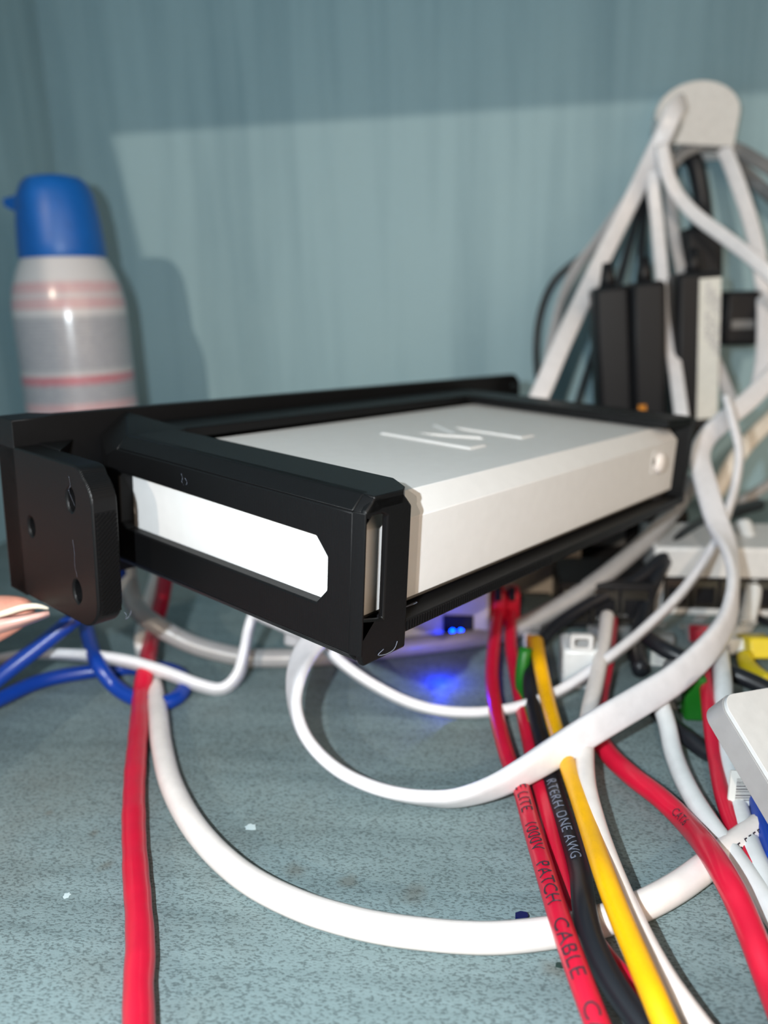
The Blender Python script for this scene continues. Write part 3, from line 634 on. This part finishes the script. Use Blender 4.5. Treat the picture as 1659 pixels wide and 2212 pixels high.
# ------------------------------------------------------------------ electronics under and behind the bracket
def face_box(name, px0, px1, py0, d, h, depth, m, parent, bevel=.0015, yawd=0, base=0):
    """box standing on the shelf: front face spans px0..px1 at distance d, height h"""
    a = P(px0, py0, d); b = P(px1, py0, d); c = (a+b)/2; wd = (b-a).length
    mt = Matrix.Translation((c.x, c.y, base)) @ Matrix.Rotation(math.radians(yawd), 4, 'Z')
    bm = bmesh.new(); box(bm, -wd/2, wd/2, 0, depth, 0, h, mt)
    return obj(name, bm, m, parent, bevel=bevel), mt, wd
t = empty('media_converter', 'small white box with glowing blue lights below the bracket corner', 'device', F(960, 1450))
o, mt, wd = face_box('body', 840, 1056, 1380, .325, .029, .035, M['white_plastic'], t)
def px_on(mt, px, py):    # point of the front plane of a face_box
    inv = mt.inverted(); o_ = inv @ CAM; r_ = inv.to_3x3() @ ray(px, py); s_ = -o_.y/r_.y; return o_+r_*s_
a = px_on(mt, 958, 1372); b = px_on(mt, 1023, 1330)
bm = bmesh.new(); box(bm, a.x, b.x, -.0008, .0003, a.z, b.z, mt); obj('port', bm, M['black_dev'], t)
a = px_on(mt, 850, 1480); b = px_on(mt, 1056, 1415)
for px, py, r in ((953,1381,.0022),(989,1385,.0013),(996,1362,.0011),(978,1362,.0010)):
    p = px_on(mt, px, py); bm = bmesh.new(); bmesh.ops.create_uvsphere(bm, u_segments=14, v_segments=8, radius=r)
    for v in bm.verts: v.co = mt @ (Vector((v.co.x, v.co.y*.5, v.co.z))+Vector((p.x, -.0008, p.z)))
    obj('indicator_light', bm, M['led'], t, smooth=True)['label'] = 'glowing blue light'
light('indicator_glow', 'POINT', F(952, 1448, .005), .016, (0, .03, 1), shadow_soft_size=.001)
# red plug boots
for k, (px, lab) in enumerate(((1076, 'red plug at the top of the bright lettered red cable'), (1106, 'red plug at the top of the darker red cable'))):
    t = empty('network_plug', lab, 'plug', P(px, 1320, .325))
    oriented_box('boot', px-17, px+17, 1280, 1368, .322+.004*k, .012, M['red'], t, .002)
    oriented_box('latch', px-7, px+7, 1272, 1300, .318+.004*k, .003, M['black_dev'], t, .0005)
t = empty('plastic_box', 'low beige box tucked under the bracket right of the red plugs', 'box', F(1190, 1300))
o, mt, wd = face_box('body', 1062, 1250, 1280, .375, .024, .05, M['beige'], t); 
a = px_on(mt, 1132, 1312); b = px_on(mt, 1188, 1284); bm = bmesh.new(); box(bm, a.x, b.x, -.0008, .0003, max(a.z, .002), b.z, mt); obj('port', bm, M['black_dev'], t)
t = empty('power_adapter', 'big black power brick lying in the dark beneath the far end of the bracket', 'adapter', F(1300, 1262))
o, mt, wd = face_box('body', 1150, 1478, 1200, .392, .037, .04, M['black_dev'], t, .004)
bm = bmesh.new(); box(bm, -wd*.3, wd*.1, -.0006, 0, .018, .034, mt); obj('rating_plate', bm, M['dark_grey'], t)
t = empty('port_block', 'low black port block with clear plugs, between the yellow cable and white switch', 'network device', F(1310, 1420))
o, mt, wd = face_box('body', 1205, 1405, 1400, .338, .021, .035, M['black_dev'], t, .001)
for k in range(3):
    x0 = -wd/2+.002+k*(wd-.004)/3; x1 = x0+(wd-.004)/3-.0015
    bm = bmesh.new(); slab(bm, [(x0,.004),(x1,.004),(x1,.0185),(x0,.0185)], [[(x0+.001,.005),(x1-.001,.005),(x1-.001,.015),(x0+.001,.015)]], lambda u, v, t_: mt @ Vector((u, t_, v)), -.002, .0003)
    obj('port', bm, M['metal'], t)
# network switch with ports
sw = empty('network_switch', 'white network switch with a row of ports and plugs at right behind the loops', 'network switch', F(1480, 1480))
o, mt, wd = face_box('body', 1412, 1800, 1350, .345, .032, .04, M['white_plastic'], sw, .0015)
a = px_on(mt, 1422, 1420); b = px_on(mt, 1790, 1322)
bm = bmesh.new(); box(bm, a.x, b.x, -.0008, .0005, .004, .0185, mt); obj('port_panel', bm, M['black_dev'], sw)
np_ = 6; pw = (b.x-a.x)/np_
for k in range(np_):
    x0 = a.x+pw*k+.0008
    bm = bmesh.new(); slab(bm, [(x0,.005),(x0+pw-.0016,.005),(x0+pw-.0016,.0175),(x0,.0175)], [[(x0+.001,.006),(x0+pw-.0026,.006),(x0+pw-.0026,.0145),(x0+.001,.0145)]], lambda u, v, t_: mt @ Vector((u, t_, v)), -.0025, -.0008)
    obj('port', bm, M['metal'], sw)
def plug(px, py, d, boot, label, clear=True, sz=1.0):
    t = empty('network_plug', label, 'plug', P(px, py, d))
    c = P(px, py, d); m_ = Matrix.Translation(c) @ Matrix.Rotation(math.radians(-25), 4, 'X')
    s = .001*sz
    bm = bmesh.new(); box(bm, -5.8*s, 5.8*s, 0, 12*s, -4*s, 4*s, m_); obj('plug_body', bm, M['clear'] if clear else M['white_plastic'], t, bevel=.0006)
    bm = bmesh.new(); hull(bm, [m_ @ Vector(p) for p in ((-5.2*s,0,-3.6*s),(5.2*s,0,-3.6*s),(-5.2*s,0,3.6*s),(5.2*s,0,3.6*s),(-3.2*s,-13*s,-4.4*s),(3.2*s,-13*s,-4.4*s),(-3.2*s,-13*s,2*s),(3.2*s,-13*s,2*s))])
    obj('boot', bm, boot, t, bevel=.0008)
    bm = bmesh.new(); hull(bm, [m_ @ Vector(p) for p in ((-2*s,10*s,4.2*s),(2*s,10*s,4.2*s),(-2.4*s,-3*s,7.4*s),(2.4*s,-3*s,7.4*s),(-2.4*s,-3*s,6.6*s),(2.4*s,-3*s,6.6*s))])
    obj('latch', bm, M['clear'], t)
    for q in range(6):
        bm = bmesh.new(); x = (-3.6+q*1.3)*s; box(bm, x, x+.6*s, 8*s, 12.4*s, -4.3*s, 0, m_); obj('contact', bm, M['gold'], t)
plug(1300, 1372, .325, M['pale_grey'], 'clear plug with grey boot, leftmost in the port block')
plug(1340, 1366, .333, M['clear'], 'clear plug without boot beside the grey-booted one in the port block')
plug(1425, 1385, .325, M['clear'], 'clear plug behind the two white loops, middle of switch')
plug(1515, 1368, .322, M['red'], 'red-booted plug in the network switch')
plug(1572, 1390, .318, M['cool_white_cable'], 'white-booted plug in switch between red and yellow ones', False)
plug(1615, 1392, .315, M['yellow2'], 'yellow-booted plug at the right end of the switch', True, 1.25)
plug(1157, 1385, .318, M['orange'], 'orange-booted plug at the top of the yellow cable', False, .8)
cable('network_cable', [(1610,1415,.30),(1612,1450,.295),(1625,1500,.29),(1650,1560,.285)], 6, 6, M['yellow2'], 'second yellow cable dropping from the switch to behind the white gadget')
# coupler and green plug
t = empty('cable_coupler', 'small whitish cable coupler box with a square clip, right of yellow cable top', 'coupler', F(1255, 1530))
o, mt, wd = face_box('body', 1214, 1296, 1500, .285, .016, .016, M['cool_white_cable'], t, .0015)
bm = bmesh.new(); slab(bm, rrect(-.0045,.0035,.016,.022,.001,3), [rrect(-.003,.002,.0172,.0206,.0008,3)], lambda u, v, t_: mt @ Vector((u, t_, v)), 0, .002); obj('clip', bm, M['white_plastic'], t)
t = empty('terminal_plug', 'green plug block standing left of the slim red cable', 'plug', F(1497, 1560))
o, mt, wd = face_box('body', 1478, 1520, 1560, .262, .016, .010, M['green'], t, .001)
for q in (-1, 1):
    bm = bmesh.new(); lathe(bm, [(.0010,.016),(.0010,.0166)], 12); bmesh.ops.transform(bm, matrix=mt @ Matrix.Translation((q*.0016, .005, 0)), verts=bm.verts); obj('screw', bm, M['metal'], t)
t = empty('plug_adapter', 'brownish-grey plug adapter standing left of the green plug block', 'adapter', F(1457, 1545))
o, mt, wd = face_box('body', 1436, 1474, 1545, .268, .016, .010, M['dark_grey'], t, .002)
bm = bmesh.new(); bmesh.ops.create_uvsphere(bm, u_segments=12, v_segments=8, radius=.0016); bmesh.ops.transform(bm, matrix=mt @ Matrix.Translation((.001, -.0002, .006)), verts=bm.verts); obj('highlight_bead', bm, M['white_plastic'], t, smooth=True)  # white bead stands in for the bright highlight on the plug
t = empty('label_card', 'white printed card leaning behind the big white loop under the switch', 'card', P(1432, 1450, .30))
o, mt, wd, ht = oriented_box('card', 1405, 1468, 1405, 1480, .302, .0008, M['paper'], t, 0, 3)
for k in range(4):
    bm = bmesh.new(); box(bm, -wd*.36, wd*(.3-.1*(k % 2)), -.0003, 0, ht*(.3-.14*k), ht*(.3-.14*k)+.0005, mt); obj('print_line', bm, M['ink_grey'], o)
# ------------------------------------------------------------------ rounded white gadget at the lower right
e1 = Vector((1, -.015, .5)).normalized(); e2 = Vector((.395, 1, -.76)); e2 = (e2-e1*e2.dot(e1)).normalized(); nrm = -e1.cross(e2).normalized()
base = Vector(((1556-CX)/FPX*.200, (1503-CY)/FPX*.200, .200))
gm = Matrix.Translation(cw(base)) @ Matrix((MW@e1, MW@e2, MW@nrm)).transposed().to_4x4()
t = empty('wireless_gadget', 'white rounded slab gadget with grey sides cut by the right picture edge', 'device', mw=gm)
bm = bmesh.new(); slab(bm, rrect(0, .070, 0, .055, .0045, 8), [], lambda a, b, t_: Vector((a, b, t_)), 0, -.0012); obj('top_cover', bm, M['white_plastic'], t, bevel=.0005, world=False)
bm = bmesh.new(); slab(bm, rrect(-.0004, .0704, -.0004, .0554, .0048, 8), [], lambda a, b, t_: Vector((a, b, t_)), -.0012, -.0078); obj('side_shell', bm, M['grey_cable'], t, bevel=.0008, world=False)['label'] = 'grey side shell'
# barcode tag
bt = empty('barcode_tag', 'small white tag with a barcode wrapped on cable below the white gadget', 'tag', P(1620, 1708, .212))
c = P(1612, 1706, .212); mt = Matrix.Translation(c) @ (MW @ Matrix(((1,-.10,0),(.0,1,0),(0,0,1)))).to_4x4()
bm = bmesh.new(); box(bm, -.0046, .0052, -.0052, .0044, 0, .0007, mt); tg = obj('paper_tag', bm, M['paper'], bt)
y = -.0030; k = 0
while y < .0030:
    h_ = random.choice((.00012, .0002, .0003)); bm = bmesh.new(); box(bm, -.0028, .0052, y, y+h_, -.00006, 0, mt); obj('barcode_bar', bm, M['ink'], tg); y += h_+random.choice((.00018, .00028)); k += 1
# ------------------------------------------------------------------ thumb and hand at the left
def grow(name, chain, parent, m, sub=2):
    me = bpy.data.meshes.new(name); vs = [v for v, r, pnt in chain]; es = [(pnt, i) for i, (v, r, pnt) in enumerate(chain) if pnt is not None]
    inv = wm(parent).inverted() if parent else Matrix.Identity(4)
    me.from_pydata([inv @ v for v in vs], es, []); o = bpy.data.objects.new(name, me); COL.objects.link(o)
    if parent: o.parent = parent
    sk = o.modifiers.new('skin', 'SKIN'); sk.use_smooth_shade = True
    for i, (v, r, pnt) in enumerate(chain): me.skin_vertices[0].data[i].radius = (r, r)
    me.skin_vertices[0].data[0].use_root = True
    sb = o.modifiers.new('sub', 'SUBSURF'); sb.levels = sub; sb.render_levels = sub
    me.materials.append(m); return o
dT = .238
tip = P(62, 1322, dT)
hand = empty('hand', 'bare left thumb tip with nail pressing the underside of the bracket ear, at left edge', 'hand', P(-300, 1480, dT))
def HP(px, py, d): return P(px, py, d)
ch = [(HP(-262,1610,.203), .026, None), (HP(-215,1480,.216), .0150, 0), (HP(-165,1405,.229), .0112, 1), (HP(-100,1368,.238), .0096, 2), (HP(-45,1347,.238), .0086, 3), (HP(8,1330,.238), .0072, 4), (HP(48,1320,.238), .0050, 5), (HP(74,1316,.238), .0028, 6)]
for k in range(4):
    b0 = len(ch)
    ch.append((HP(-420-70*k, 1450-50*k, .262+.014*k), .0120, 0))
    ch.append((HP(-330-60*k, 1290-70*k, .275+.014*k), .0092, b0))
    ch.append((HP(-200-70*k, 1230-70*k, .287+.014*k), .0084, b0+1))
    ch.append((HP(-120-80*k, 1270-70*k, .292+.014*k), .0074, b0+2))
    ch.append((HP(-100-85*k, 1320-70*k, .290+.014*k), .0058, b0+3))
ch.append((HP(-560, 2150, .215), .030, 0)); ch.append((HP(-900, 2900, .19), .034, len(ch)-1))
grow('skin', ch, hand, M['skin'])
bm = bmesh.new()
rings = []
for i in range(9):
    u = i/8
    row = []
    for j in range(7):
        v_ = j/6
        px = -70+u*176; py = 1352-u*30+(v_-.18)*(50-43*u) + 3*math.sin(u*3)
        dd = dT-.0092+.0062*(u**2)+.004*(v_-.35)**2*4-.0005
        row.append(bm.verts.new(HP(px, py, dd)))
    rings.append(row)
for a, b in zip(rings, rings[1:]):
    for j in range(6): bm.faces.new((a[j], a[j+1], b[j+1], b[j]))
nl = obj('nail', bm, M['nail'], hand, smooth=True); nl.modifiers.new('s', 'SOLIDIFY').thickness = .0005
bm = bmesh.new(); sp = spline([tuple(HP(px, py, dd)) for px, py, dd in ((-40,1338,dT-.0094),(10,1324,dT-.0086),(50,1312,dT-.0066),(80,1309,dT-.0048),(104,1314,dT-.0036))], .001)
prev = None
for i, s in enumerate(sp):
    c = Vector(s); r_ = .0011*math.sin(math.pi*(i+.6)/(len(sp)+.2))**.5; ring = [bm.verts.new(c+Vector((0, math.sin(a)*r_*.6, math.cos(a)*r_))) for a in [k*math.pi/4 for k in range(8)]]
    if prev:
        for j in range(8): bm.faces.new((prev[j], prev[(j+1) % 8], ring[(j+1) % 8], ring[j]))
    prev = ring
obj('nail_edge', bm, M['nail_edge'], nl, smooth=True)['label'] = 'whitish free edge of the nail'
# ------------------------------------------------------------------ marks and crumbs on the shelf
def blob(name, px, py, rx, ry, m, hgt, label=None, cat=None, seed=0, n=14, rot=0):
    rnd = random.Random(seed); c = F(px, py); bm = bmesh.new(); ps = []
    for i in range(n):
        a = 2*math.pi*i/n; k = rnd.uniform(.65, 1.1); x = rx*k*math.cos(a); y = ry*k*math.sin(a)
        ps.append((c.x+x*math.cos(rot)-y*math.sin(rot), c.y+x*math.sin(rot)+y*math.cos(rot)))
    slab(bm, ps, [], lambda a, b, t_: Vector((a, b, t_)), .00002, hgt)
    o = obj(name, bm, m); tag(o, label, cat); return o
blob('plastic_chip', 1128, 1986, .0019, .0016, M['navy'], .0012, 'navy blue plastic chip lying behind the round white cable', 'debris', 3, 7)
blob('crumb', 1209, 2088, .0009, .0006, M['bottle_green'], .0006, 'tiny dark green crumb left of the lettered red cable at the bottom', 'debris', 5, 9)
blob('paint_fleck', 541, 1787, .0019, .0016, M['speck'], .00012, 'pale paint fleck right of the round white cable', 'paint fleck', 7)
blob('paint_fleck', 144, 1935, .0009, .0012, M['speck'], .00012, 'tiny pale paint fleck left of the lone red cable', 'paint fleck', 8)
